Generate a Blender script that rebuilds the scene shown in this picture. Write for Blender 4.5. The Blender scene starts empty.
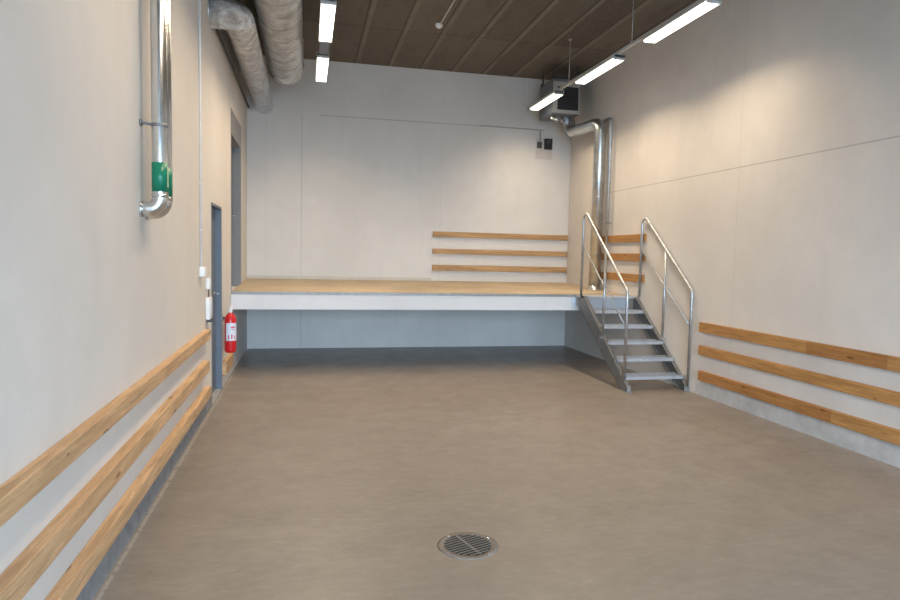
import bpy, bmesh, math, random
from mathutils import Vector, Matrix, Quaternion
random.seed(4)
PI = math.pi
S = bpy.context.scene
COL = S.collection

# ------------------------------------------------------------------ room
XL, XR = -1.016, 4.931
YF, YB = -4.2, 11.645
ZC = 5.054
YP, HP, SL = 9.218, 1.15, 0.085          # platform front, height, rise towards the back wall
def zplat(y): return HP + SL * (y - YP) / (YB - YP)

# ------------------------------------------------------------------ materials
class NT:
    def __init__(s, name):
        s.m = bpy.data.materials.new(name); s.m.use_nodes = True
        s.t = s.m.node_tree; s.n = s.t.nodes; s.l = s.t.links
        s.b = s.n['Principled BSDF']
        s.geo = s.n.new('ShaderNodeNewGeometry')
        sx = s.n.new('ShaderNodeSeparateXYZ'); s.l.new(s.geo.outputs['Position'], sx.inputs[0])
        s.x, s.y, s.z = sx.outputs[0], sx.outputs[1], sx.outputs[2]
        s.pos = s.geo.outputs['Position']
    def inp(s, sock, v):
        if hasattr(v, 'links') or isinstance(v, bpy.types.NodeSocket): s.l.new(v, sock)
        elif isinstance(v, (tuple, list)) and len(v) == 3 and sock.type == 'RGBA': sock.default_value = (*v, 1)
        else: sock.default_value = v
    def math(s, op, a, b=0.0, c=0.0):
        n = s.n.new('ShaderNodeMath'); n.operation = op
        s.inp(n.inputs[0], a); s.inp(n.inputs[1], b); s.inp(n.inputs[2], c); return n.outputs[0]
    def scale(s, v, sc):
        n = s.n.new('ShaderNodeMapping'); s.inp(n.inputs['Vector'], v); n.inputs['Scale'].default_value = sc; return n.outputs[0]
    def noise(s, sc, det=4, rough=.55, vec=None, dist=0):
        n = s.n.new('ShaderNodeTexNoise'); s.inp(n.inputs['Vector'], vec or s.pos)
        n.inputs['Scale'].default_value = sc; n.inputs['Detail'].default_value = det
        n.inputs['Roughness'].default_value = rough; n.inputs['Distortion'].default_value = dist
        return n.outputs['Fac']
    def ramp(s, f, lo, hi, c0=(0,0,0), c1=(1,1,1)):
        n = s.n.new('ShaderNodeValToRGB'); s.inp(n.inputs[0], f)
        n.color_ramp.elements[0].position = lo; n.color_ramp.elements[1].position = hi
        n.color_ramp.elements[0].color = (*c0, 1); n.color_ramp.elements[1].color = (*c1, 1); return n.outputs[0]
    def mix(s, f, a, b, mode='MIX'):
        n = s.n.new('ShaderNodeMix'); n.data_type = 'RGBA'; n.blend_type = mode
        s.inp(n.inputs[0], f); s.inp(n.inputs[6], a); s.inp(n.inputs[7], b); return n.outputs[2]
    def line(s, c, at, w):                                     # 1 on a thin line where c == at
        d = s.math('ABSOLUTE', s.math('SUBTRACT', c, at)); return s.math('LESS_THAN', d, w)
    def bump(s, h, st, dist=.01):
        n = s.n.new('ShaderNodeBump'); n.inputs['Strength'].default_value = st; n.inputs['Distance'].default_value = dist
        s.inp(n.inputs['Height'], h); s.l.new(n.outputs[0], s.b.inputs['Normal'])
    def set(s, **k):
        for a, v in k.items():
            nm = {'color': 'Base Color', 'rough': 'Roughness', 'metal': 'Metallic', 'spec': 'Specular IOR Level'}[a]
            s.inp(s.b.inputs[nm], v)
        return s.m

def concrete_wall(name, base, joints, rough=.75):
    t = NT(name)
    big = t.noise(.7, 3); mid = t.noise(5, 5, .6); fine = t.noise(60, 3, .6)
    streak = t.noise(1.4, 4, .6, t.scale(t.pos, (3, 3, .5)))
    c = t.mix(t.ramp(big, .35, .68), tuple(v * .93 for v in base), tuple(min(1, v * 1.05) for v in base))
    c = t.mix(t.math('MULTIPLY', t.ramp(mid, .35, .7), .35), c, tuple(v * .90 for v in base))
    c = t.mix(t.math('MULTIPLY', t.ramp(streak, .55, .75), .25), c, tuple(v * .84 for v in base))
    # small air holes in the cast face
    vo = t.n.new('ShaderNodeTexVoronoi'); t.inp(vo.inputs['Vector'], t.pos); vo.inputs['Scale'].default_value = 5
    hole = t.math('LESS_THAN', vo.outputs['Distance'], .035)
    c = t.mix(t.math('MULTIPLY', hole, .22), c, tuple(v * .55 for v in base))
    j = None
    for (ax, at, w, k, (lo, hi)) in joints:
        co = {'x': t.x, 'y': t.y, 'z': t.z}[ax]
        ot = {'x': t.z, 'y': t.z, 'z': t.x if name.endswith('back') else t.y}[ax]
        m = t.line(co, at, w)
        m = t.math('MULTIPLY', m, t.math('MULTIPLY', t.math('GREATER_THAN', ot, lo), t.math('LESS_THAN', ot, hi)))
        m = t.math('MULTIPLY', m, k)
        j = m if j is None else t.math('MAXIMUM', j, m)
    if j is not None: c = t.mix(j, c, tuple(v * .35 for v in base))
    h = t.math('ADD', t.math('MULTIPLY', mid, .6), t.math('MULTIPLY', fine, .25))
    t.bump(h, .12, .01)
    return t.set(color=c, rough=rough, spec=.3)

WALL = (.68, .645, .605)
M = {}
M['wall_left'] = concrete_wall('wall concrete left', WALL, [])
M['wall_back'] = concrete_wall('wall concrete back', (.67, .65, .62),
    [('z', 4.115, .007, .55, (.2, 4.4)), ('x', -.10, .006, .35, (0, 4.1)), ('x', -.70, .005, .18, (0, 4.1)), ('x', 2.40, .005, .14, (0, 4.1))])
M['wall_right'] = concrete_wall('wall concrete right', WALL,
    [('z', 2.818, .006, .5, (-5, 10.4)), ('y', 6.66, .005, .16, (0, 6))])

def m_floor():
    t = NT('floor concrete')
    st = t.noise(.55, 5, .6, None, .4); mid = t.noise(3.2, 6, .65, None, .3); fine = t.noise(45, 4, .7)
    sw = t.noise(2.2, 5, .6, t.scale(t.pos, (.5, 1.8, 1)))
    base = (.268, .230, .196)
    c = t.mix(t.ramp(st, .32, .68), tuple(v * .86 for v in base), tuple(v * 1.10 for v in base))
    c = t.mix(t.math('MULTIPLY', t.ramp(mid, .42, .72), .5), c, (.205, .178, .15))
    c = t.mix(t.math('MULTIPLY', t.ramp(sw, .5, .72), .45), c, (.31, .268, .222))
    c = t.mix(t.math('MULTIPLY', t.ramp(fine, .5, .8), .25), c, (.16, .14, .12))
    dk = t.noise(.28, 3, .5, t.scale(t.pos, (1, 1, 1)))
    c = t.mix(t.math('MULTIPLY', t.ramp(dk, .45, .62), .4), c, (.185, .155, .125))
    # crusty pale joint where the floor meets the left wall
    cr = t.noise(16, 4, .7)
    dj = t.math('ABSOLUTE', t.math('SUBTRACT', t.math('ADD', t.x, t.math('MULTIPLY', cr, .05)), XL+.055))
    edge = t.math('MULTIPLY', t.math('LESS_THAN', dj, .011), t.math('GREATER_THAN', cr, .44))
    c = t.mix(t.math('MULTIPLY', edge, .6), c, (.46, .43, .39))
    gr = t.noise(14, 6, .75, t.scale(t.pos, (.6, 1.4, 1)))
    c = t.mix(t.math('MULTIPLY', t.ramp(gr, .48, .62), .28), c, (.17, .147, .128))
    c = t.mix(t.math('MULTIPLY', t.math('SUBTRACT', 1, t.ramp(gr, .36, .46)), .22), c, (.36, .325, .285))
    t.bump(t.math('ADD', mid, t.math('MULTIPLY', fine, .3)), .08, .006)
    r = t.ramp(mid, .3, .75, (.30, .30, .30), (.46, .46, .46))
    return t.set(color=c, rough=r, spec=.5)
M['floor'] = m_floor()

def m_ceiling():
    t = NT('ceiling concrete planks')
    fine = t.noise(24, 6, .8); mid = t.noise(2.5, 5, .6, t.scale(t.pos, (2.2, .6, 1)))
    br = t.n.new('ShaderNodeTexBrick')
    sw = t.n.new('ShaderNodeCombineXYZ'); t.l.new(t.math('ADD', t.y, 2.45), sw.inputs[0]); t.l.new(t.math('ADD', t.x, .35), sw.inputs[1])
    t.l.new(sw.outputs[0], br.inputs['Vector'])
    br.offset = 0; br.offset_frequency = 2; br.squash = 1
    br.inputs['Scale'].default_value = 1; br.inputs['Brick Width'].default_value = 2.44; br.inputs['Row Height'].default_value = .575
    br.inputs['Mortar Size'].default_value = .008; br.inputs['Mortar Smooth'].default_value = .2; br.inputs['Bias'].default_value = 0
    br.inputs['Color1'].default_value = (.175, .155, .130, 1); br.inputs['Color2'].default_value = (.11, .097, .083, 1)
    br.inputs['Mortar'].default_value = (.06, .053, .045, 1)
    # pale smear of laitance along one edge of each plank
    f = t.math('FRACT', t.math('DIVIDE', t.math('ADD', t.x, .35 - .03), .575))
    pale = t.math('MULTIPLY', t.math('LESS_THAN', f, .10), t.ramp(mid, .30, .52))
    c = t.mix(t.math('MULTIPLY', pale, .65), br.outputs['Color'], (.27, .245, .21))
    c = t.mix(t.ramp(fine, .38, .66), tuple([.7]*3), tuple([1.25]*3)) if False else t.mix(t.math('MULTIPLY', t.ramp(fine, .48, .62), .6), c, (.20, .175, .145))
    c = t.mix(t.math('MULTIPLY', t.ramp(mid, .5, .75), .35), c, (.075, .066, .056))
    t.bump(t.math('SUBTRACT', fine, t.math('MULTIPLY', br.outputs['Fac'], .8)), .6, .012)
    return t.set(color=c, rough=.95, spec=.1)
M['ceiling'] = m_ceiling()

def m_wood(name, base, axis, seed=0):
    t = NT(name)
    sc = {'y': (14, .9, 14), 'x': (.9, 14, 14)}[axis]
    v = t.scale(t.pos, sc)
    g = t.noise(2.2, 6, .62, v, .6); g2 = t.noise(9, 4, .6, v)
    big = t.noise(.8 + seed * .13, 2)
    c = t.mix(t.ramp(g, .34, .68), tuple(b * .62 for b in base), tuple(min(1, b * 1.18) for b in base))
    c = t.mix(t.math('MULTIPLY', t.ramp(g2, .5, .72), .35), c, (base[0] * .6, base[1] * .5, base[2] * .4))
    c = t.mix(t.math('MULTIPLY', t.ramp(big, .5, .7), .3), c, (base[0] * .72, base[1] * .6, base[2] * .48))
    vo = t.n.new('ShaderNodeTexVoronoi'); t.inp(vo.inputs['Vector'], t.scale(t.pos, (7, 2.1, 7) if axis == 'y' else (2.1, 7, 7)))
    vo.inputs['Scale'].default_value = 1.0
    kn = t.math('LESS_THAN', vo.outputs['Distance'], .10)
    c = t.mix(t.math('MULTIPLY', kn, .7), c, (base[0] * .28, base[1] * .2, base[2] * .14))
    g3 = t.noise(30, 4, .7, v)
    c = t.mix(t.math('MULTIPLY', t.ramp(g3, .46, .6), .3), c, (base[0]*.5, base[1]*.46, base[2]*.42))
    t.bump(g, .15, .004)
    return t.set(color=c, rough=.6, spec=.3)
M['wood_left'] = m_wood('pine left', (.66, .435, .245), 'y')
M['wood_right'] = m_wood('pine right', (.50, .262, .092), 'y', 1)
M['wood_dark'] = m_wood('stained pine', (.40, .19, .065), 'y', 2)
M['wood_dark2'] = m_wood('weathered pine', (.43, .21, .072), 'y', 2)
M['wood_x'] = m_wood('pine back', (.52, .32, .15), 'x', 1)

def m_metal(name, col, rough=.4, metal=1.0, bump=0, bscale=30, var=.12):
    t = NT(name); n = t.noise(bscale * .5, 4)
    c = t.mix(t.ramp(n, .35, .68), tuple(v * (1 - var) for v in col), tuple(min(1, v * (1 + var)) for v in col))
    if bump: t.bump(t.noise(bscale, 5, .7, None, 1.2), bump, .05 if bump > .3 else .02)
    return t.set(color=c, rough=rough, metal=metal)
M['galv'] = m_metal('galvanised steel', (.52, .55, .58), .42)
M['galv_pale'] = m_metal('pale galvanised tread steel', (.50, .51, .53), .55, .6)
M['galv_dark'] = m_metal('dull stringer steel', (.24, .245, .25), .55, .7)
M['pipe'] = m_metal('bright pipe steel', (.70, .72, .73), .25, 1, .02, 20, .06)
M['duct_steel'] = m_metal('spiral duct steel', (.60, .62, .62), .28, 1, .06, 14, .15)
M['foil'] = m_metal('crinkled foil', (.74, .745, .75), .24, 1, .8, 22, .32)  # strong tone mottling stands in for glints on the creases
M['foil_big'] = m_metal('foil wrap dull', (.60, .61, .62), .33, 1, .6, 14, .28)
M['seam'] = m_metal('duct seam', (.34, .33, .30), .5, .8)

def plain(name, col, rough=.5, metal=0, spec=.5, n=.05, sc=12):
    t = NT(name); k = t.noise(sc, 3)
    c = t.mix(t.ramp(k, .3, .7), tuple(v * (1 - n) for v in col), tuple(min(1, v * (1 + n)) for v in col))
    return t.set(color=c, rough=rough, metal=metal, spec=spec)
M['door'] = plain('slate door paint', (.115, .14, .175), .45)
M['door_frame'] = plain('grey door frame paint', (.20, .205, .215), .5)
M['white'] = plain('white plastic', (.78, .77, .75), .4)
M['lamp_body'] = plain('lamp housing grey white', (.55, .56, .57), .4)
M['green'] = plain('green pipe tape', (.0, .17, .09), .35)
M['yellow'] = plain('pale marking strip', (.72, .78, .50), .5)
M['red'] = plain('extinguisher red', (.58, .012, .016), .3)
M['black'] = plain('matt black', (.012, .012, .013), .5)
M['darkgrey'] = plain('dark grey plastic', (.05, .052, .055), .5)
M['unit'] = plain('unit casing grey', (.17, .185, .205), .45, .3)
M['unit_frame'] = plain('unit front frame', (.42, .41, .38), .45)
M['blue_can'] = plain('motor housing blue grey', (.36, .42, .50), .35, .5)
M['brass'] = plain('valve metal', (.45, .43, .40), .35, .8)
M['acrylic'] = plain('clear backing plate', (.60, .56, .53), .25)
M['label'] = plain('label pale blue white', (.66, .70, .78), .5)
M['slab'] = concrete_wall('slab edge', (.66, .665, .675), [], .7)
def m_platfloor():
    t = NT('platform floor'); a = t.noise(1.6, 5, .6); f = t.noise(30, 4, .6)
    c = t.mix(t.ramp(a, .35, .68), (.40, .315, .215), (.53, .43, .30))
    c = t.mix(t.math('MULTIPLY', t.ramp(f, .5, .75), .3), c, (.34, .29, .22))
    return t.set(color=c, rough=.6, spec=.3)
M['platfloor'] = m_platfloor()
M['angle'] = m_metal('edge angle steel', (.30, .295, .28), .55, .6)
M['plinth'] = plain('pale plinth', (.56, .52, .46), .6)
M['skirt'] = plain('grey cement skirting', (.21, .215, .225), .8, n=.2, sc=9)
M['skirt_pale'] = plain('pale cement skirting', (.50, .495, .485), .8, n=.14, sc=7)
M['pit'] = plain('drain pit', (.02, .02, .02), .9)
M['grate'] = m_metal('drain iron', (.20, .18, .16), .7, .3)
M['rim'] = m_metal('drain ring', (.19, .165, .14), .85, 0)
M['asphalt'] = plain('yard asphalt', (.30, .30, .30), .9, n=.15, sc=3)

def emit(name, col, st):
    t = NT(name); t.b.inputs['Emission Color'].default_value = (*col, 1); t.b.inputs['Emission Strength'].default_value = st
    return t.set(color=(.8, .8, .8), rough=.4)
M['diffuser'] = emit('lit diffuser', (1, .93, .82), 4.5)

# ------------------------------------------------------------------ mesh helpers
def B(): return bmesh.new()
def box(bm, x0, x1, y0, y1, z0, z1, bev=0.0):
    b = bmesh.new()
    r = bmesh.ops.create_cube(b, size=1)
    for v in b.verts:
        v.co = Vector(((x0+x1)/2 + v.co.x*(x1-x0), (y0+y1)/2 + v.co.y*(y1-y0), (z0+z1)/2 + v.co.z*(z1-z0)))
    if bev: bmesh.ops.bevel(b, geom=list(b.edges), offset=bev, segments=2, profile=.5, affect='EDGES')
    merge(bm, b); return bm
def merge(bm, b, mat=None):
    if mat: bmesh.ops.transform(b, matrix=mat, verts=b.verts)
    me = bpy.data.meshes.new('tmp'); b.to_mesh(me); b.free(); bm.from_mesh(me); bpy.data.meshes.remove(me)
def frames(pts):
    P = [Vector(p) for p in pts]; T = []
    for i in range(len(P)):
        a = P[max(0, i-1)]; c = P[min(len(P)-1, i+1)]; T.append((c-a).normalized())
    up = Vector((0, 0, 1)) if abs(T[0].z) < .9 else Vector((0, 1, 0))
    n = T[0].cross(up).normalized(); N = [n]
    for i in range(1, len(P)):
        q = T[i-1].rotation_difference(T[i]); n = (q @ N[-1]).normalized(); N.append(n)
    return P, T, N
def tube(bm, pts, r, seg=16, caps=True):
    P, T, N = frames(pts); R = r if isinstance(r, (list, tuple)) else [r]*len(P)
    rings = []
    for p, t, n, rr in zip(P, T, N, R):
        b = t.cross(n); rings.append([bm.verts.new(p + (n*math.cos(2*PI*k/seg) + b*math.sin(2*PI*k/seg))*rr) for k in range(seg)])
    for i in range(len(rings)-1):
        for k in range(seg):
            f = bm.faces.new((rings[i][k], rings[i][(k+1) % seg], rings[i+1][(k+1) % seg], rings[i+1][k])); f.smooth = True
    if caps:
        bm.faces.new(rings[0][::-1]); bm.faces.new(rings[-1])
    return bm
def bend(pts, rad, n=8):                                        # polyline with rounded corners
    P = [Vector(p) for p in pts]; out = [P[0]]
    rad = rad if isinstance(rad, (list, tuple)) else [rad]*(len(P)-2)
    for i in range(1, len(P)-1):
        a, b, c = P[i-1], P[i], P[i+1]; u = (a-b).normalized(); v = (c-b).normalized()
        ang = u.angle(v); d = rad[i-1]/math.tan(ang/2); d = min(d, (a-b).length*.49 if i > 1 else (a-b).length*.98, (c-b).length*.49 if i < len(P)-2 else (c-b).length*.98)
        rr = d*math.tan(ang/2); cen = b + (u+v).normalized()*(rr/math.sin(ang/2))
        s = b+u*d-cen; e = b+v*d-cen; q = s.rotation_difference(e)
        for k in range(n+1):
            out.append(cen + Quaternion().slerp(q, k/n) @ s)
    out.append(P[-1]); return out
def prism(bm, outline, a, b, axis='x'):                        # outline in the other two axes
    def mk(p, t): return {'x': (t, p[0], p[1]), 'y': (p[0], t, p[1]), 'z': (p[0], p[1], t)}[axis]
    A = [bm.verts.new(mk(p, a)) for p in outline]; C = [bm.verts.new(mk(p, b)) for p in outline]
    n = len(outline); bm.faces.new(A[::-1]); bm.faces.new(C)
    for i in range(n): bm.faces.new((A[i], A[(i+1) % n], C[(i+1) % n], C[i]))
    bmesh.ops.recalc_face_normals(bm, faces=bm.faces); return bm
def lathe(bm, prof, loc, axis='z', seg=24):
    rings = []
    for r, h in prof:
        ring = []
        for k in range(seg):
            a = 2*PI*k/seg; c, s_ = math.cos(a)*r, math.sin(a)*r
            p = {'z': (c, s_, h), 'y': (c, h, s_), 'x': (h, c, s_)}[axis]
            ring.append(bm.verts.new(Vector(loc)+Vector(p)))
        rings.append(ring)
    for i in range(len(rings)-1):
        for k in range(seg):
            f = bm.faces.new((rings[i][k], rings[i][(k+1) % seg], rings[i+1][(k+1) % seg], rings[i+1][k])); f.smooth = True
    bm.faces.new(rings[0]); bm.faces.new(rings[-1])
    bmesh.ops.recalc_face_normals(bm, faces=bm.faces); return bm

# ------------------------------------------------------------------ scene graph helpers
def tag(o, label=None, cat=None, group=None, kind=None):
    if label: o['label'] = label
    if cat: o['category'] = cat
    if group: o['group'] = group
    if kind: o['kind'] = kind
    return o
def obj(name, bm, m, parent=None, bev=0):
    bmesh.ops.recalc_face_normals(bm, faces=bm.faces)
    org = Vector((0, 0, 0)) if parent is None else parent_world(parent)
    if parent is None and len(bm.verts):                        # put the origin of a one-mesh thing at its own base
        xs = [v.co.x for v in bm.verts]; ys = [v.co.y for v in bm.verts]; zs = [v.co.z for v in bm.verts]
        org = Vector(((min(xs)+max(xs))/2, (min(ys)+max(ys))/2, min(zs)))
    bmesh.ops.translate(bm, verts=bm.verts, vec=-org)
    me = bpy.data.meshes.new(name); bm.to_mesh(me); bm.free(); me.materials.append(M[m])
    o = bpy.data.objects.new(name, me); COL.objects.link(o)
    if parent: o.parent = parent
    else: o.location = org
    if bev:
        md = o.modifiers.new('Bevel', 'BEVEL'); md.width = bev; md.segments = 2; md.limit_method = 'ANGLE'
    return o
def parent_world(p):
    v = Vector(p.location)
    while p.parent: p = p.parent; v += Vector(p.location)
    return v
def thing(name, label, cat, loc, group=None):
    o = bpy.data.objects.new(name, None); COL.objects.link(o); o.location = loc; o.empty_display_size = .1
    return tag(o, label, cat, group)
def struct(name, bm, m): return tag(obj(name, bm, m), kind='structure')

# ------------------------------------------------------------------ shell
T = .32
bm = B(); box(bm, XL-T, XR+T, YF-T, YB+T, -.2, 0); struct('floor', bm, 'floor')
# ceiling
bm = B(); box(bm, XL-T, XR+T, YF-T, YB+T, ZC, ZC+.25); struct('ceiling', bm, 'ceiling')
bm = B(); box(bm, XL-T, XR+T, YB, YB+T, 0, ZC); struct('wall_back', bm, 'wall_back')
bm = B(); box(bm, XR, XR+T, YF-T, YB, 0, ZC); struct('wall_right', bm, 'wall_right')
# left wall with the two door openings
D1 = (7.375, 8.235, 0.0, 2.235)
D2 = (9.235, 10.60, 1.152, 3.64)
bm = B()
box(bm, XL-T, XL, YF-T, D1[0], 0, ZC)
box(bm, XL-T, XL, D1[0], D1[1], D1[3], ZC)
box(bm, XL-T, XL, D1[1], D2[0], 0, ZC)
box(bm, XL-T, XL, D2[0], D2[1], 0, D2[2])
box(bm, XL-T, XL, D2[0], D2[1], D2[3], ZC)
box(bm, XL-T, XL, D2[1], YB, 0, ZC)
struct('wall_left', bm, 'wall_left')
# front wall behind the photographer, with the big vehicle doorway standing open
GX0, GX1, GZ = -.75, 3.6, 3.4
bm = B()
box(bm, XL, GX0, YF-T, YF, 0, ZC); box(bm, GX1, XR, YF-T, YF, 0, ZC); box(bm, GX0, GX1, YF-T, YF, GZ, ZC)
struct('wall_front', bm, 'wall_left')
# yard outside the doorway
bm = B(); box(bm, -40, 44, -60, YF-T, -.25, -.02); struct('floor_yard', bm, 'asphalt')

# ------------------------------------------------------------------ doors
def door(name, y0, y1, z0, z1, inset, frame_w, header, handle_z, frame_m):
    root = obj(name, box(B(), XL-inset-.05, XL-inset, y0+.03, y1-.03, z0+.01, z1-header), 'door')
    tag(root, kind='structure')
    f = B()
    box(f, XL-inset-.09, XL+.004, y0, y0+frame_w, z0, z1); box(f, XL-inset-.09, XL+.004, y1-frame_w, y1, z0, z1)
    box(f, XL-inset-.09, XL+.004, y0+frame_w, y1-frame_w, z1-header, z1)
    obj('door_frame', f, frame_m, root)
    h = B(); yy = y1-.14; xh = XL-inset
    tube(h, bend([(xh, yy, handle_z), (xh+.055, yy, handle_z), (xh+.055, yy-.12, handle_z)], .015), .009, 10)
    lathe(h, [(.024, 0), (.024, .008)], (xh, yy, handle_z), 'x', 16)
    obj('door_handle', h, 'galv', root)
    return root
door('door_1', *D1, .07, .025, .03, 1.20, 'door')
door('door_2', *D2, .13, .05, .34, 2.25, 'door_frame')
bm = B(); box(bm, XL-.07, XL+.001, D1[0]+.026, D1[1]-.026, 0, .012); struct('trim_1', bm, 'galv_pale')

# ------------------------------------------------------------------ concrete platform
plat = thing('concrete_platform', 'raised concrete loading platform with white front edge across the back of the room', 'platform', (1.96, YP, 0))
pb = B(); TH = .243
prism(pb, [(YP, HP-TH), (YP, HP-.032), (YB-.003, HP+SL-.032), (YB-.003, HP-TH)], XL+.003, XR-.003, 'x')
obj('slab', pb, 'slab', plat)
pb = B(); prism(pb, [(YP+.006, HP-.032), (YP+.006, HP), (YB-.003, HP+SL), (YB-.003, HP+SL-.032)], XL+.003, XR-.003, 'x')
o = obj('floor_screed', pb, 'platfloor', plat); tag(o, 'tan floor surface')
pb = B(); box(pb, XL+.003, XR-.003, YP-.006, YP+.006, HP-.034, HP+.002); box(pb, XL+.003, XR-.003, YP+.006, YP+.07, HP, HP+.004)
obj('edge_angle', pb, 'angle', plat)
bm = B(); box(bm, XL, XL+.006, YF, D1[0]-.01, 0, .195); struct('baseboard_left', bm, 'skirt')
bm = B(); box(bm, XR-.005, XR, YF, 7.30, 0, .188); struct('baseboard_right', bm, 'skirt_pale')
bm = B(); box(bm, XL, 2.25, YB-.022, YB, HP+SL, HP+SL+.055); struct('baseboard_back', bm, 'plinth')

# ------------------------------------------------------------------ staircase
sx0, sx1 = 4.035, 4.922
yf, RUN = 7.47, 1.40
st = thing('steel_staircase', 'galvanised steel staircase with open treads and tube handrails up to the platform', 'staircase', (4.47, yf, 0))
def stringer(x, w=.012):
    b = B()
    ol = [(yf-.03, 0), (yf+.16, 0), (yf+RUN+.10, HP-.20), (yf+RUN+.10, HP), (yf+RUN-.02, HP), (yf-.03, .06)]
    prism(b, ol, x, x+w, 'x')
    # flanges of the channel section
    ddy, ddz = RUN+.01, HP-.06
    s = 1 if x < 4.4 else -1
    fx = sorted((x, x + s*.05))
    if s < 0: fx = sorted((x+w, x+w-.05))
    prism(b, [(yf-.03, .06), (yf-.03, .068), (yf+RUN-.02, HP+.002), (yf+RUN-.02, HP-.008)], fx[0], fx[1], 'x')
    prism(b, [(yf+.16, 0), (yf+.15, .002), (yf+RUN+.09, HP-.194), (yf+RUN+.10, HP-.20)], fx[0], fx[1], 'x')
    box(b, fx[0]-.0, fx[1]+.0, yf-.035, yf-.02, 0, .07)
    return b
for x in (sx0, sx1-.012): obj('stringer', stringer(x), 'galv_dark', st)
for x in (sx0-.002, sx1-.068):
    b = B(); box(b, x, x+.07, yf-.038, yf+.14, 0, .008); box(b, x, x+.05, yf-.042, yf-.034, .0, .085); obj('foot_plate', b, 'galv', st)
rise = HP/6; go = .27
for k in range(5):
    z = rise*(k+1); y0 = yf+.045+go*k
    b = B(); xa, xb = sx0+.013, sx1-.013
    box(b, xa, xb, y0, y0+.006, z-.042, z)                      # nosing plate
    box(b, xa, xb, y0+.245, y0+.251, z-.035, z)
    for q in range(1, 12):                                      # grating bars
        yy = y0+.006+q*.02; box(b, xa, xb, yy, yy+.004, z-.026, z-.001)
    for q in range(25):
        xx = xa+.02+q*.0335
        if xx < xb-.01: box(b, xx, xx+.003, y0+.006, y0+.245, z-.012, z-.002)
    box(b, xa, xa+.006, y0, y0+.25, z-.05, z); box(b, xb-.006, xb, y0, y0+.25, z-.05, z)
    obj('tread', b, 'galv_pale', st)
b = B(); box(b, sx0, XR-.004, yf+RUN-.02, YP-.008, HP-.028, HP+.002)
obj('landing_plate', b, 'galv_pale', st)

def handrail(x, yb_, yt_, dz):
    # end posts and the sloping top tube are one bent pipe
    zb = 1.325+dz; slope = .81; zt = zb+slope*(yt_-yb_)
    pts = bend([(x, yb_, .07), (x, yb_, zb), (x, yt_, zt), (x, yt_, HP)], [.10, .085], 12)
    o = obj('handrail', tube(B(), pts, .0195, 14), 'galv', st)
    m = B(); tube(m, [(x, yb_, zb-.475), (x, yt_, zb-.475+slope*(yt_-yb_)*.94)], .011, 10); obj('mid_rail', m, 'galv', o)
    ym = yb_+.66
    m = B(); tube(m, [(x, ym, .62), (x, ym, zb+slope*(ym-yb_)-.015)], .0175, 12); box(m, x-.03, x+.03, ym-.03, ym+.03, .60, .625); obj('post', m, 'galv', o)
    return o
handrail(sx0+.012, yf+.08, yf+RUN+.11, -.022)
handrail(4.879, yf-.075, yf+RUN-.13, 0)
# angle bracket that ties the stairs to the slab
b = B(); box(b, sx0-.035, sx0, YP-.012, YP-.0062, HP-.17, HP-.04); box(b, sx0-.012, sx0, YP-.10, YP-.012, HP-.17, HP-.04); obj('bracket', b, 'galv', st)

# ------------------------------------------------------------------ timber rails
def rail(label, x0, x1, y0, y1, z0, z1, m, group=None, boards=None):
    if not boards:
        o = obj('timber_rail', box(B(), x0, x1, y0, y1, z0, z1), m, bev=.004); return tag(o, label, 'rail', group)
    t = thing('timber_rail', label, 'rail', ((x0+x1)/2, (y0+y1)/2, z0), group)
    ys = [y1] + boards[0] + [y0]
    for i, mm in enumerate(boards[1]):
        obj('board', box(B(), x0, x1, ys[i+1]+.001, ys[i]-.001, z0, z1), mm, t, bev=.004)
g = 'timber bumper rails on the left wall'
rail('long pine rail on the left wall, highest of the three beside the lower door', XL, XL+.06, -4.19, 6.92, .813, .903, 'wood_left', g)
rail('long pine rail on the left wall, middle of the three beside the lower door', XL, XL+.06, -4.19, 6.80, .495, .598, 'wood_left', g)
rail('long pine rail on the left wall, lowest of the three, just above the floor', XL, XL+.06, -4.19, 6.93, .212, .312, 'wood_left', g)
rail('short pine rail stub on the left wall under the fire extinguisher', XL, XL+.05, 8.27, 9.05, .17, .33, 'wood_left')
g = 'timber bumper rails on the right wall'
rail('long orange pine rail low on the right wall, highest of the three', XR-.05, XR, -4.19, 7.22, .815, .938, 'wood_right', g, ([5.42, 4.5], ['wood_right', 'wood_dark', 'wood_right']))
rail('orange pine rail on the right wall at floor level, middle of the three', XR-.05, XR, -4.19, 7.21, .525, .642, 'wood_right', g, ([4.95], ['wood_right', 'wood_right']))
rail('orange pine rail on the right wall at floor level, lowest of the three', XR-.05, XR, -4.19, 7.19, .200, .322, 'wood_right', g, ([5.06], ['wood_dark2', 'wood_right']))
g = 'timber rails on the back wall above the platform'
for lab, z0, z1 in (('highest', 2.046, 2.146), ('middle', 1.735, 1.832), ('lowest', 1.425, 1.533)):
    rail('pine rail on the back wall above the platform, %s of the three' % lab, 2.262, XR-.02, YB-.045, YB, z0, z1, 'wood_x', g)
g = 'timber rails on the right wall behind the stairs'
for lab, z0, z1 in (('highest', 1.985, 2.098), ('middle', 1.690, 1.805), ('lowest', 1.372, 1.490)):
    rail('short pine rail between steel duct and stair top, %s of the three' % lab, XR-.030, XR, 8.69, 10.28, z0, z1, 'wood_right', g)

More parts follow.
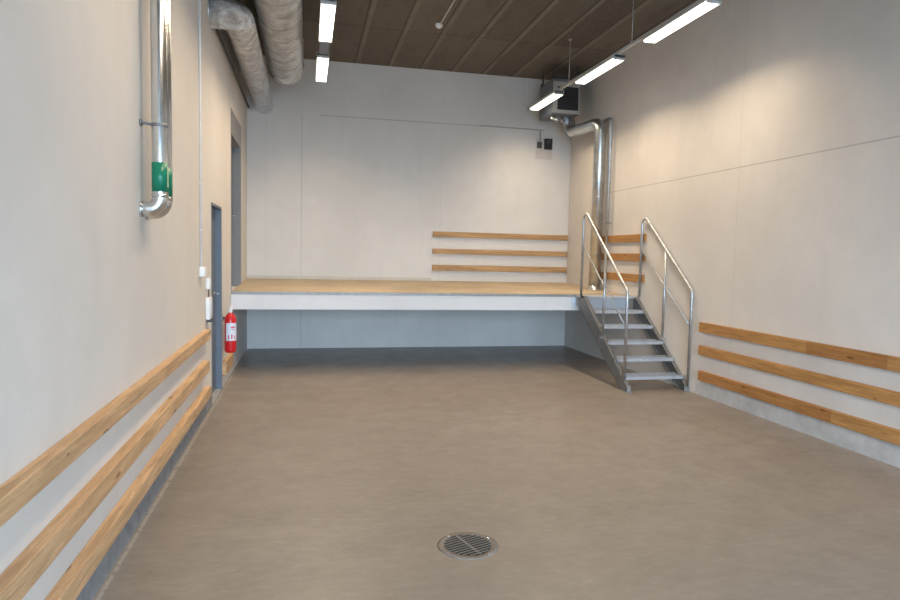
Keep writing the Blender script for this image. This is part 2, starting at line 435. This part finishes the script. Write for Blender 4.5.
# ------------------------------------------------------------------ lamps
WARM = (1.0, .79, .55)
LAMP_W = 27.5
def lamp(label, x, yc, z, L=1.25, w=.165, group=None):
    t = thing('linear_ceiling_lamp', label, 'lamp', (x, yc, z), group)
    b = B(); box(b, x-w/2, x+w/2, yc-L/2, yc+L/2, z+.022, z+.07, .008); obj('housing', b, 'lamp_body', t)
    b = B(); box(b, x-w/2+.008, x+w/2-.008, yc-L/2+.02, yc+L/2-.02, z, z+.024, .007); obj('diffuser', b, 'diffuser', t)
    for s in (-1, 1):
        b = B(); ye = yc+s*L/2; box(b, x-w/2, x+w/2, min(ye, ye-s*.02), max(ye, ye-s*.02), z-.002, z+.072, .005); obj('end_cap', b, 'lamp_body', t)
    ld = bpy.data.lights.new('lamp_light', 'AREA'); ld.shape = 'RECTANGLE'; ld.size = w-.03; ld.size_y = L-.06
    ld.energy = LAMP_W; ld.color = WARM; ld.spread = math.radians(138)
    lo = bpy.data.objects.new('lamp_light', ld); COL.objects.link(lo); lo.parent = t; lo.location = (0, 0, -.006)
    return t
RX, LZ = 3.95, 4.30
gr = 'linear lamps of the right row'
lamp('lit linear lamp of the right row, nearest the camera', RX+.022, 6.515, LZ, 1.27, group=gr)
lamp('lit linear lamp of the right row, in the middle', RX, 8.46, LZ, group=gr)
LAMP_W = 24
lamp('lit linear lamp of the right row, farthest, in front of the heater unit', RX-.055, 10.33, LZ, 1.17, group=gr)
gl = 'linear lamps of the left row'
LAMP_W = 34
lamp('lit linear lamp beside the big duct, nearer of the two', .205, 7.61, LZ, group=gl)
lamp('lit linear lamp beside the big duct, nearer the back wall', .195, 9.51, LZ, group=gl)
LAMP_W = 24  # the next three lamps are out of view, added to warm the near walls
lamp('added unseen fill lamp in line with the left row, above the metal pipes', .215, 5.68, LZ, group=gl)
lamp('added unseen fill lamp in line with the left row, above the vehicle lane', .225, 3.75, LZ, group=gl)
lamp('added unseen fill lamp in line with the right row, nearest the doorway', RX, 2.2, LZ, group=gr)  # added fill for the near right wall
def track(name, label, x, y0, y1, rods, grp=None, tilt=0):
    t = thing(name, label, 'light track', (x, (y0+y1)/2, LZ+.072), grp)
    b = B(); prism(b, [(x-.019+tilt, y0), (x+.019+tilt, y0), (x+.019-tilt, y1), (x-.019-tilt, y1)], LZ+.072, LZ+.106, 'z'); obj('rail', b, 'lamp_body', t)
    for y in rods:
        xo = x; x = x + tilt*(1-2*(y-y0)/(y1-y0))
        b = B(); tube(b, [(x, y, LZ+.10), (x, y, ZC)], .006, 8); lathe(b, [(.022, 0), (.022, .02), (.012, .035), (.008, .05)], (x, y, LZ+.104), 'z', 12)
        lathe(b, [(.02, -.02), (.03, 0)], (x, y, ZC), 'z', 12)
        obj('suspension_rod', b, 'galv', t); x = xo
track('lamp_track', 'thin grey lamp track with rods hanging above the right lamp row', RX, 1.5, 10.9, (9.42, 7.50, 5.5, 3.6, 1.6), tilt=.05)
track('lamp_track', 'thin grey lamp track hanging above the left lamp row', .20, 1.1, 10.1, (1.2, 2.8, 4.72, 6.65, 8.55, 9.9))
b = B(); box(b, .14, .26, 8.30, 8.80, LZ+.02, LZ+.071, .004); tag(obj('track_connector', b, 'unit'), 'grey connector box between the two left lamps', 'connector')

# ------------------------------------------------------------------ ducts upper left
d = thing('foil_duct', 'silver foil duct that leaves the left wall, turns and runs to the back wall', 'duct', (-.735, 9.4, 4.08))
path = bend([(XL, 7.36, 4.225), (-.735, 7.36, 4.225), (-.735, YB, 4.225)], .17, 10)
obj('pipe_shell', tube(B(), path, .158, 28), 'foil', d)
for y in (7.75, 8.35, 9.2, 10.2, 11.1):
    b = B(); lathe(b, [(.158, -.012), (.1615, -.008), (.1615, .008), (.158, .012)], (-.735, y, 4.225), 'y', 28); obj('tape_band', b, 'foil', d)
b = B(); lathe(b, [(.158, 0), (.178, .0), (.178, .012), (.158, .012)], (XL, 7.36, 4.225), 'x', 28); obj('wall_collar', b, 'pipe', d)
d = thing('large_duct', 'wide foil wrapped ventilation duct under the ceiling at upper left', 'duct', (-.335, 5, 4.31))
ry = .265; zc_ = 4.55
path = bend([(-.335, YF, zc_), (-.335, 10.62, zc_), (-.335, 10.62, ZC)], .22, 10)
obj('pipe_shell', tube(B(), path, ry, 36), 'foil_big', d)
y = 5.6
while y < 10.2:
    b = B(); lathe(b, [(ry, -.006), (ry+.003, -.004), (ry+.003, .004), (ry, .006)], (-.335, y, zc_), 'y', 36); obj('seam_band', b, 'seam', d); y += .40 + random.uniform(-.03, .05)
b = B(); lathe(b, [(ry+.001, -.05), (ry+.012, -.03), (ry+.012, .03), (ry+.001, .05)], (-.335, 10.27, zc_), 'y', 36); obj('end_collar', b, 'pipe', d)
# slim conduit run between duct and wall
b = B(); tube(b, [(XL+.03, 7.62, 4.16), (XL+.03, YB, 4.16)], .012, 10)
tag(obj('conduit', b, 'darkgrey'), 'thin dark conduit along the top of the left wall behind the foil duct', 'conduit')

# ------------------------------------------------------------------ left wall pipes
def wall_pipe(label, x, y, zb, r, band, strip, zt=ZC):
    t = thing('metal_pipe', label, 'pipe', (x, y, zb), 'bright metal pipes on the left wall')
    pts = bend([(XL, y, zb), (x, y, zb), (x, y, zt)], .075, 10)
    obj('pipe_shell', tube(B(), pts, r, 22), 'pipe', t)
    b = B(); lathe(b, [(r+.001, 0), (r+.0035, 0), (r+.0035, .02), (r+.001, .02)], (x, y, zb+.075), 'z', 22); obj('joint_collar', b, 'pipe', t)
    b = B(); lathe(b, [(r+.001, 0), (r+.005, 0), (r+.005, .014), (r+.001, .014)], (XL, y, zb), 'x', 22); obj('wall_collar', b, 'pipe', t)
    b = B(); lathe(b, [(r, 0), (r+.0018, 0), (r+.0018, band[1]-band[0]), (r, band[1]-band[0])], (x, y, band[0]), 'z', 22)
    o = obj('marking_band', b, 'green', t); tag(o, 'green marking band')
    if strip:
        b = B()
        for k in range(7):
            a0 = math.radians(-20+2.0*k); a1 = math.radians(-20+2.0*(k+1)); rr = r+.0026
            vs = [b.verts.new((x+math.cos(a)*rr, y+math.sin(a)*rr, z)) for a, z in ((a0, band[0]+.03), (a1, band[0]+.03), (a1, band[1]-.02), (a0, band[1]-.02))]
            b.faces.new(vs)
        obj('marking_strip', b, 'yellow', o)
    return t
pt = wall_pipe('bright metal pipe with green band on the left wall, nearer of the pair', -.902, 4.36, 1.965, .047, (2.075, 2.255), True)
wall_pipe('bright metal pipe with green band on the left wall, half hidden behind its twin', -.902, 4.485, 1.955, .047, (2.055, 2.235), False)
b = B(); tube(b, [(XL, 4.36, 2.50), (-.95, 4.36, 2.49)], .009, 10); lathe(b, [(.022, 0), (.022, .012)], (XL, 4.36, 2.50), 'x', 14)
lathe(b, [(.047, 0), (.0485, 0), (.0485, .02), (.047, .02)], (-.902, 4.36, 2.475), 'z', 22); obj('pipe_clamp', b, 'galv_dark', pt)

# conduit, junction box and switches on the left wall
b = B(); tube(b, [(XL+.011, 6.62, 1.55), (XL+.011, 6.62, ZC)], .010, 10)
for z in (1.9, 2.35, 2.8, 3.3, 3.8, 4.4): box(b, XL, XL+.023, 6.605, 6.635, z, z+.018)
tag(obj('cable_conduit', b, 'white'), 'thin white vertical cable conduit on the left wall above the junction box', 'conduit')
b = B(); box(b, XL, XL+.05, 6.575, 6.70, 1.455, 1.55, .008); lathe(b, [(.03, 0), (.03, .006)], (XL+.05, 6.638, 1.502), 'x', 18)
tag(obj('junction_box', b, 'white'), 'small white junction box at the foot of the wall conduit', 'junction box')
t = thing('light_switch', 'small white switch between junction box and lower door', 'switch', (XL, 7.05, 1.31))
obj('plate', box(B(), XL, XL+.035, 7.00, 7.10, 1.31, 1.425, .005), 'white', t)
obj('rocker', box(B(), XL+.035, XL+.040, 7.025, 7.075, 1.33, 1.405, .003), 'white', t)
t = thing('control_panel', 'tall white control panel beside the lower door', 'panel', (XL, 7.08, .99))
obj('case', box(B(), XL, XL+.042, 6.96, 7.13, .995, 1.225, .008), 'white', t)
obj('cover', box(B(), XL+.042, XL+.047, 6.98, 7.11, 1.03, 1.205, .004), 'label', t)
b = B(); tube(b, [(XL+.02, 7.05, 1.225), (XL+.02, 7.05, 1.312)], .006, 8); obj('cable', b, 'darkgrey', t)
b = B(); box(b, XL+.01, XL+.05, 7.00, 7.09, .965, .997); obj('gland', b, 'darkgrey', t)

# ------------------------------------------------------------------ fire extinguisher
ex, ey = XL+.092, 8.325
t = thing('fire_extinguisher', 'red fire extinguisher hanging on the left wall beside the lower door', 'fire extinguisher', (ex, ey, .50))
b = B(); lathe(b, [(.0, .445), (.050, .445), (.066, .46), (.070, .48), (.070, .85), (.064, .885), (.046, .92), (.026, .935), (.022, .95)], (ex, ey, 0), 'z', 28); obj('cylinder', b, 'red', t)
b = B()
seg = 14; r_ = .0715
for k in range(seg):
    a0 = math.radians(-130 + 150*k/seg); a1 = math.radians(-130 + 150*(k+1)/seg)
    f = b.faces.new([b.verts.new((ex+math.cos(a)*r_, ey+math.sin(a)*r_, z)) for a, z in ((a0, .60), (a1, .60), (a1, .82), (a0, .82))]); f.smooth = True
bmesh.ops.remove_doubles(b, verts=b.verts, dist=1e-5)
lo = obj('paper_label', b, 'label', t); tag(lo, 'white instruction label')
for (a, z0, z1, w) in ((-100, .62, .67, 9), (-70, .625, .68, 12), (-40, .62, .66, 10), (-60, .76, .775, 40), (-60, .735, .742, 36)):
    n_ = 6; b = B()
    for k in range(n_):
        a0 = math.radians(a - w/2 + w*k/n_); a1 = math.radians(a - w/2 + w*(k+1)/n_); rr = r_+.0008
        b.faces.new([b.verts.new((ex+math.cos(q)*rr, ey+math.sin(q)*rr, z)) for q, z in ((a0, z0), (a1, z0), (a1, z1), (a0, z1))])
    bmesh.ops.remove_doubles(b, verts=b.verts, dist=1e-5); obj('label_print', b, 'red', lo)
b = B(); lathe(b, [(.024, .945), (.026, .955), (.026, .985), (.018, 1.0)], (ex, ey, 0), 'z', 16); obj('valve', b, 'white', t)
b = B(); box(b, ex-.012, ex+.012, ey-.10, ey+.02, 1.00, 1.010, .003); box(b, ex-.010, ex+.010, ey-.11, ey+.0, 1.025, 1.033, .003); obj('lever', b, 'white', t)
b = B(); tube(b, bend([(ex, ey+.02, .97), (ex+.02, ey+.09, .96), (ex+.02, ey+.085, .75), (ex+.01, ey+.082, .60)], .04, 6), .009, 10); obj('hose', b, 'black', t)
b = B(); box(b, XL, ex-.064, ey-.012, ey+.012, .86, .89); box(b, XL, XL+.005, ey-.015, ey+.015, .83, .92); obj('wall_bracket', b, 'darkgrey', t)

# ------------------------------------------------------------------ heater / ventilation unit in the back right corner
ux0, ux1, uy0, uy1, uz0, uz1 = 4.12, 4.62, 10.62, 11.25, 4.20, 4.80
t = thing('heater_unit', 'grey boxed heater unit with black grille hung in the back right corner', 'heater', (4.37, 10.93, 4.20))
obj('casing', box(B(), ux0, ux1, uy0, uy1, uz0, uz1, .012), 'unit', t)
b = B()
box(b, ux0+.01, ux1-.01, uy0-.012, uy0-.001, uz0+.02, uz0+.075); box(b, ux0+.01, ux1-.01, uy0-.012, uy0-.001, uz1-.13, uz1-.05)
box(b, ux0+.01, ux0+.09, uy0-.012, uy0-.001, uz0+.075, uz1-.13); box(b, ux1-.022, ux1-.01, uy0-.012, uy0-.001, uz0+.075, uz1-.13)
obj('front_frame', b, 'unit_frame', t)
obj('grille_back', box(B(), ux0+.09, ux1-.022, uy0-.006, uy0-.001, uz0+.075, uz1-.13), 'black', t)
b = B()
for k in range(15): zz = uz0+.092+k*.025; box(b, ux0+.091, ux1-.023, uy0-.012, uy0-.0065, zz, zz+.006)
obj('grille', b, 'darkgrey', t)
for y in (uy0+.06, uy1-.06):
    b = B(); box(b, ux0-.005, ux1+.005, y-.02, y+.02, uz1, uz1+.03)
    for x in (ux0+.03, ux1-.03): box(b, x-.012, x+.012, y-.012, y+.012, uz1+.03, ZC)
    obj('hanger', b, 'darkgrey', t)
b = B(); lathe(b, [(.05, -.13), (.062, -.12), (.062, -.01), (.05, 0)], (4.46, 10.78, uz0), 'z', 20); obj('motor', b, 'blue_can', t)
b = B()
tube(b, bend([(4.20, 10.80, uz0), (4.20, 10.80, uz0-.07), (4.33, 10.78, uz0-.07), (4.33, 10.78, uz0)], .03, 5), .016, 10)
tube(b, [(4.15, 10.74, uz0-.06), (4.38, 10.72, uz0-.085)], .018, 10); lathe(b, [(.03, -.03), (.03, .03)], (4.26, 10.73, uz0-.075), 'x', 14)
lathe(b, [(.028, -.05), (.028, 0)], (4.35, 10.72, uz0-.06), 'z', 14); lathe(b, [(.022, -.05), (.022, 0)], (4.17, 10.74, uz0-.03), 'z', 14)
obj('valve_fitting', b, 'galv', t)

# galvanised duct down the right wall
dx, dy = 4.782, 10.08
t = thing('galvanised_duct', 'shiny round steel duct from the heater corner down to the platform', 'duct', (dx, dy, zplat(dy)))
pts = bend([(dx, dy, zplat(dy)), (dx, dy, 3.98), (4.60, 10.98, 3.97), (4.60, 10.98, uz0)], [.13, .12], 10)
obj('pipe_shell', tube(B(), pts, .098, 26), 'duct_steel', t)
z = 1.5
while z < 3.8:
    b = B(); lathe(b, [(.0975, -.006), (.1005, -.003), (.1005, .003), (.0975, .006)], (dx, dy, z), 'z', 26); obj('seam', b, 'duct_steel', t); z += .31
b = B(); lathe(b, [(.098, 0), (.118, 0), (.118, .012), (.1, .02), (.1, .07), (.098, .07)], (dx, dy, zplat(dy)), 'z', 26); obj('floor_collar', b, 'pipe', t)
b = B()
tube(b, bend([(4.858, 9.85, zplat(9.85)), (4.858, 9.85, 4.02), (4.858, 10.30, 4.02)], .06, 6), .024, 12)
tp = thing('thin_pipe', 'thin vertical metal pipe on the right wall beside the steel duct', 'pipe', (4.858, 9.85, zplat(9.85)))
obj('pipe_shell', b, 'galv', tp)
b = B(); lathe(b, [(.024, 0), (.028, 0), (.028, .02), (.024, .02)], (4.858, 9.85, 2.30), 'z', 14); box(b, 4.88, XR, 9.843, 9.857, 2.302, 2.318); obj('pipe_clamp', b, 'galv_dark', tp)

# ------------------------------------------------------------------ thermostat plate and conduits on back wall
t = thing('thermostat_panel', 'backing plate with two small controllers high on the back wall', 'controller', (4.395, YB, 3.57))
obj('backing_plate', box(B(), 4.222, 4.55, YB-.010, YB, 3.575, 3.97, .002), 'acrylic', t)
bb = obj('black_controller', box(B(), 4.375, 4.525, YB-.07, YB-.010, 3.755, 3.955, .008), 'black', t); tag(bb, 'black boxed controller')
obj('display', box(B(), 4.405, 4.49, YB-.073, YB-.070, 3.86, 3.93, .001), 'darkgrey', bb)
b = B(); box(b, 4.232, 4.325, YB-.055, YB-.010, 3.77, 3.89, .012); lathe(b, [(.028, -.062), (.028, -.055)], (4.278, YB, 3.83), 'y', 16)
o = obj('grey_thermostat', b, 'darkgrey', t); tag(o, 'small grey thermostat')
b = B(); tube(b, [(4.285, YB-.03, 3.88), (4.29, YB-.02, 4.10)], .006, 8); obj('cable', b, 'darkgrey', t)
b = B(); tube(b, [(4.01, YB-.012, 4.45), (4.01, YB-.012, ZC)], .010, 10)
for z in (4.5, 4.8): box(b, 3.995, 4.025, YB-.024, YB, z, z+.015)
tag(obj('cable_conduit', b, 'white'), 'thin pale vertical conduit high on the back wall left of the heater', 'conduit')
b = B(); tube(b, [(3.1, YB-.009, 4.13), (4.36, YB-.009, 4.115)], .007, 8)
tag(obj('cable_conduit', b, 'unit_frame'), 'thin horizontal cable along the back wall seam toward the heater', 'conduit')

# ceiling detector with its conduit
t = thing('ceiling_detector', 'small round detector on the ceiling between the two lamp rows', 'detector', (1.847, 9.346, ZC))
b = B(); lathe(b, [(.052, 0), (.055, -.02), (.045, -.045), (.02, -.06)], (1.847, 9.346, ZC), 'z', 20); obj('sensor_head', b, 'white', t)
b = B(); tube(b, [(1.86, 9.30, ZC-.012), (1.88, 4.0, ZC-.012)], .010, 8)
tag(obj('ceiling_conduit', b, 'white'), 'thin white conduit along the ceiling leading to the round detector', 'conduit')

# ------------------------------------------------------------------ floor drain
dc = Vector((.945, 3.572, 0)); R = .182
t = thing('floor_drain', 'round iron floor drain grate with ribs set in the concrete floor', 'drain', dc)
b = B()
prof = [(R, 0.0), (R-.014, .003), (.142, .004), (.138, .001)]
lathe(b, prof, dc, 'z', 48); 
obj('ring', b, 'rim', t)
b = B(); lathe(b, [(.139, .0045), (.139, .0052)], dc, 'z', 40); obj('pit', b, 'pit', t)
b = B(); ang = math.radians(20); ri = .138
def bar(b, off, a, w, L, z0, z1, sh=0):
    q = bmesh.new(); bmesh.ops.create_cube(q, size=1)
    for v in q.verts: v.co = Vector((v.co.x*L+sh, v.co.y*w+off, z0+(v.co.z+.5)*(z1-z0)))
    merge(b, q, Matrix.Translation(dc) @ Matrix.Rotation(a, 4, 'Z'))
k = -.122
while k < .13:
    half = math.sqrt(max(0, ri*ri-k*k)); bar(b, k, ang, .0048, 2*half, .0053, .0078); k += .0262
bar(b, 0, ang+math.radians(88), .011, 2*ri, .0053, .0095)
obj('grate', b, 'grate', t)
for a in (125, 25, 205, 305):
    p = dc+Vector((math.cos(math.radians(a))*.161, math.sin(math.radians(a))*.161, .003))
    b = B(); lathe(b, [(.009, 0), (.009, .004), (.005, .006)], p, 'z', 12); obj('screw', b, 'pipe' if a in (125, 25) else 'rim', t)

# ------------------------------------------------------------------ daylight through the open doorway
w = bpy.data.worlds.new('World'); S.world = w; w.use_nodes = True
bg = w.node_tree.nodes['Background']; bg.inputs[0].default_value = (.56, .77, 1.0, 1); bg.inputs[1].default_value = 25
pl = bpy.data.lights.new('doorway_portal', 'AREA'); pl.shape = 'RECTANGLE'; pl.size = GX1-GX0; pl.size_y = GZ
pl.cycles.is_portal = True
po = bpy.data.objects.new('doorway_portal', pl); COL.objects.link(po); po.location = ((GX0+GX1)/2, YF-.02, GZ/2); po.rotation_euler = (PI/2, 0, 0)

# ------------------------------------------------------------------ camera
yaw, pitch, roll = .2212, .0704, .0223
F = Vector((math.sin(yaw)*math.cos(pitch), math.cos(yaw)*math.cos(pitch), -math.sin(pitch)))
R0 = Vector((math.cos(yaw), -math.sin(yaw), 0)); U0 = R0.cross(F)
Rv = math.cos(roll)*R0 + math.sin(roll)*U0; Uv = -math.sin(roll)*R0 + math.cos(roll)*U0
cd = bpy.data.cameras.new('Camera'); cam = bpy.data.objects.new('Camera', cd); COL.objects.link(cam)
cam.matrix_world = Matrix(((Rv.x, Uv.x, -F.x, 0), (Rv.y, Uv.y, -F.y, 0), (Rv.z, Uv.z, -F.z, 1.7212), (0, 0, 0, 1)))
cd.sensor_fit = 'HORIZONTAL'; cd.sensor_width = 36; cd.lens = 639.48/900*36; cd.clip_start = .05; cd.clip_end = 200
S.camera = cam
S.view_settings.view_transform = 'Standard'; S.view_settings.look = 'None'; S.view_settings.gamma = 1
S.view_settings.use_curve_mapping = False; S.view_settings.exposure = 0.17
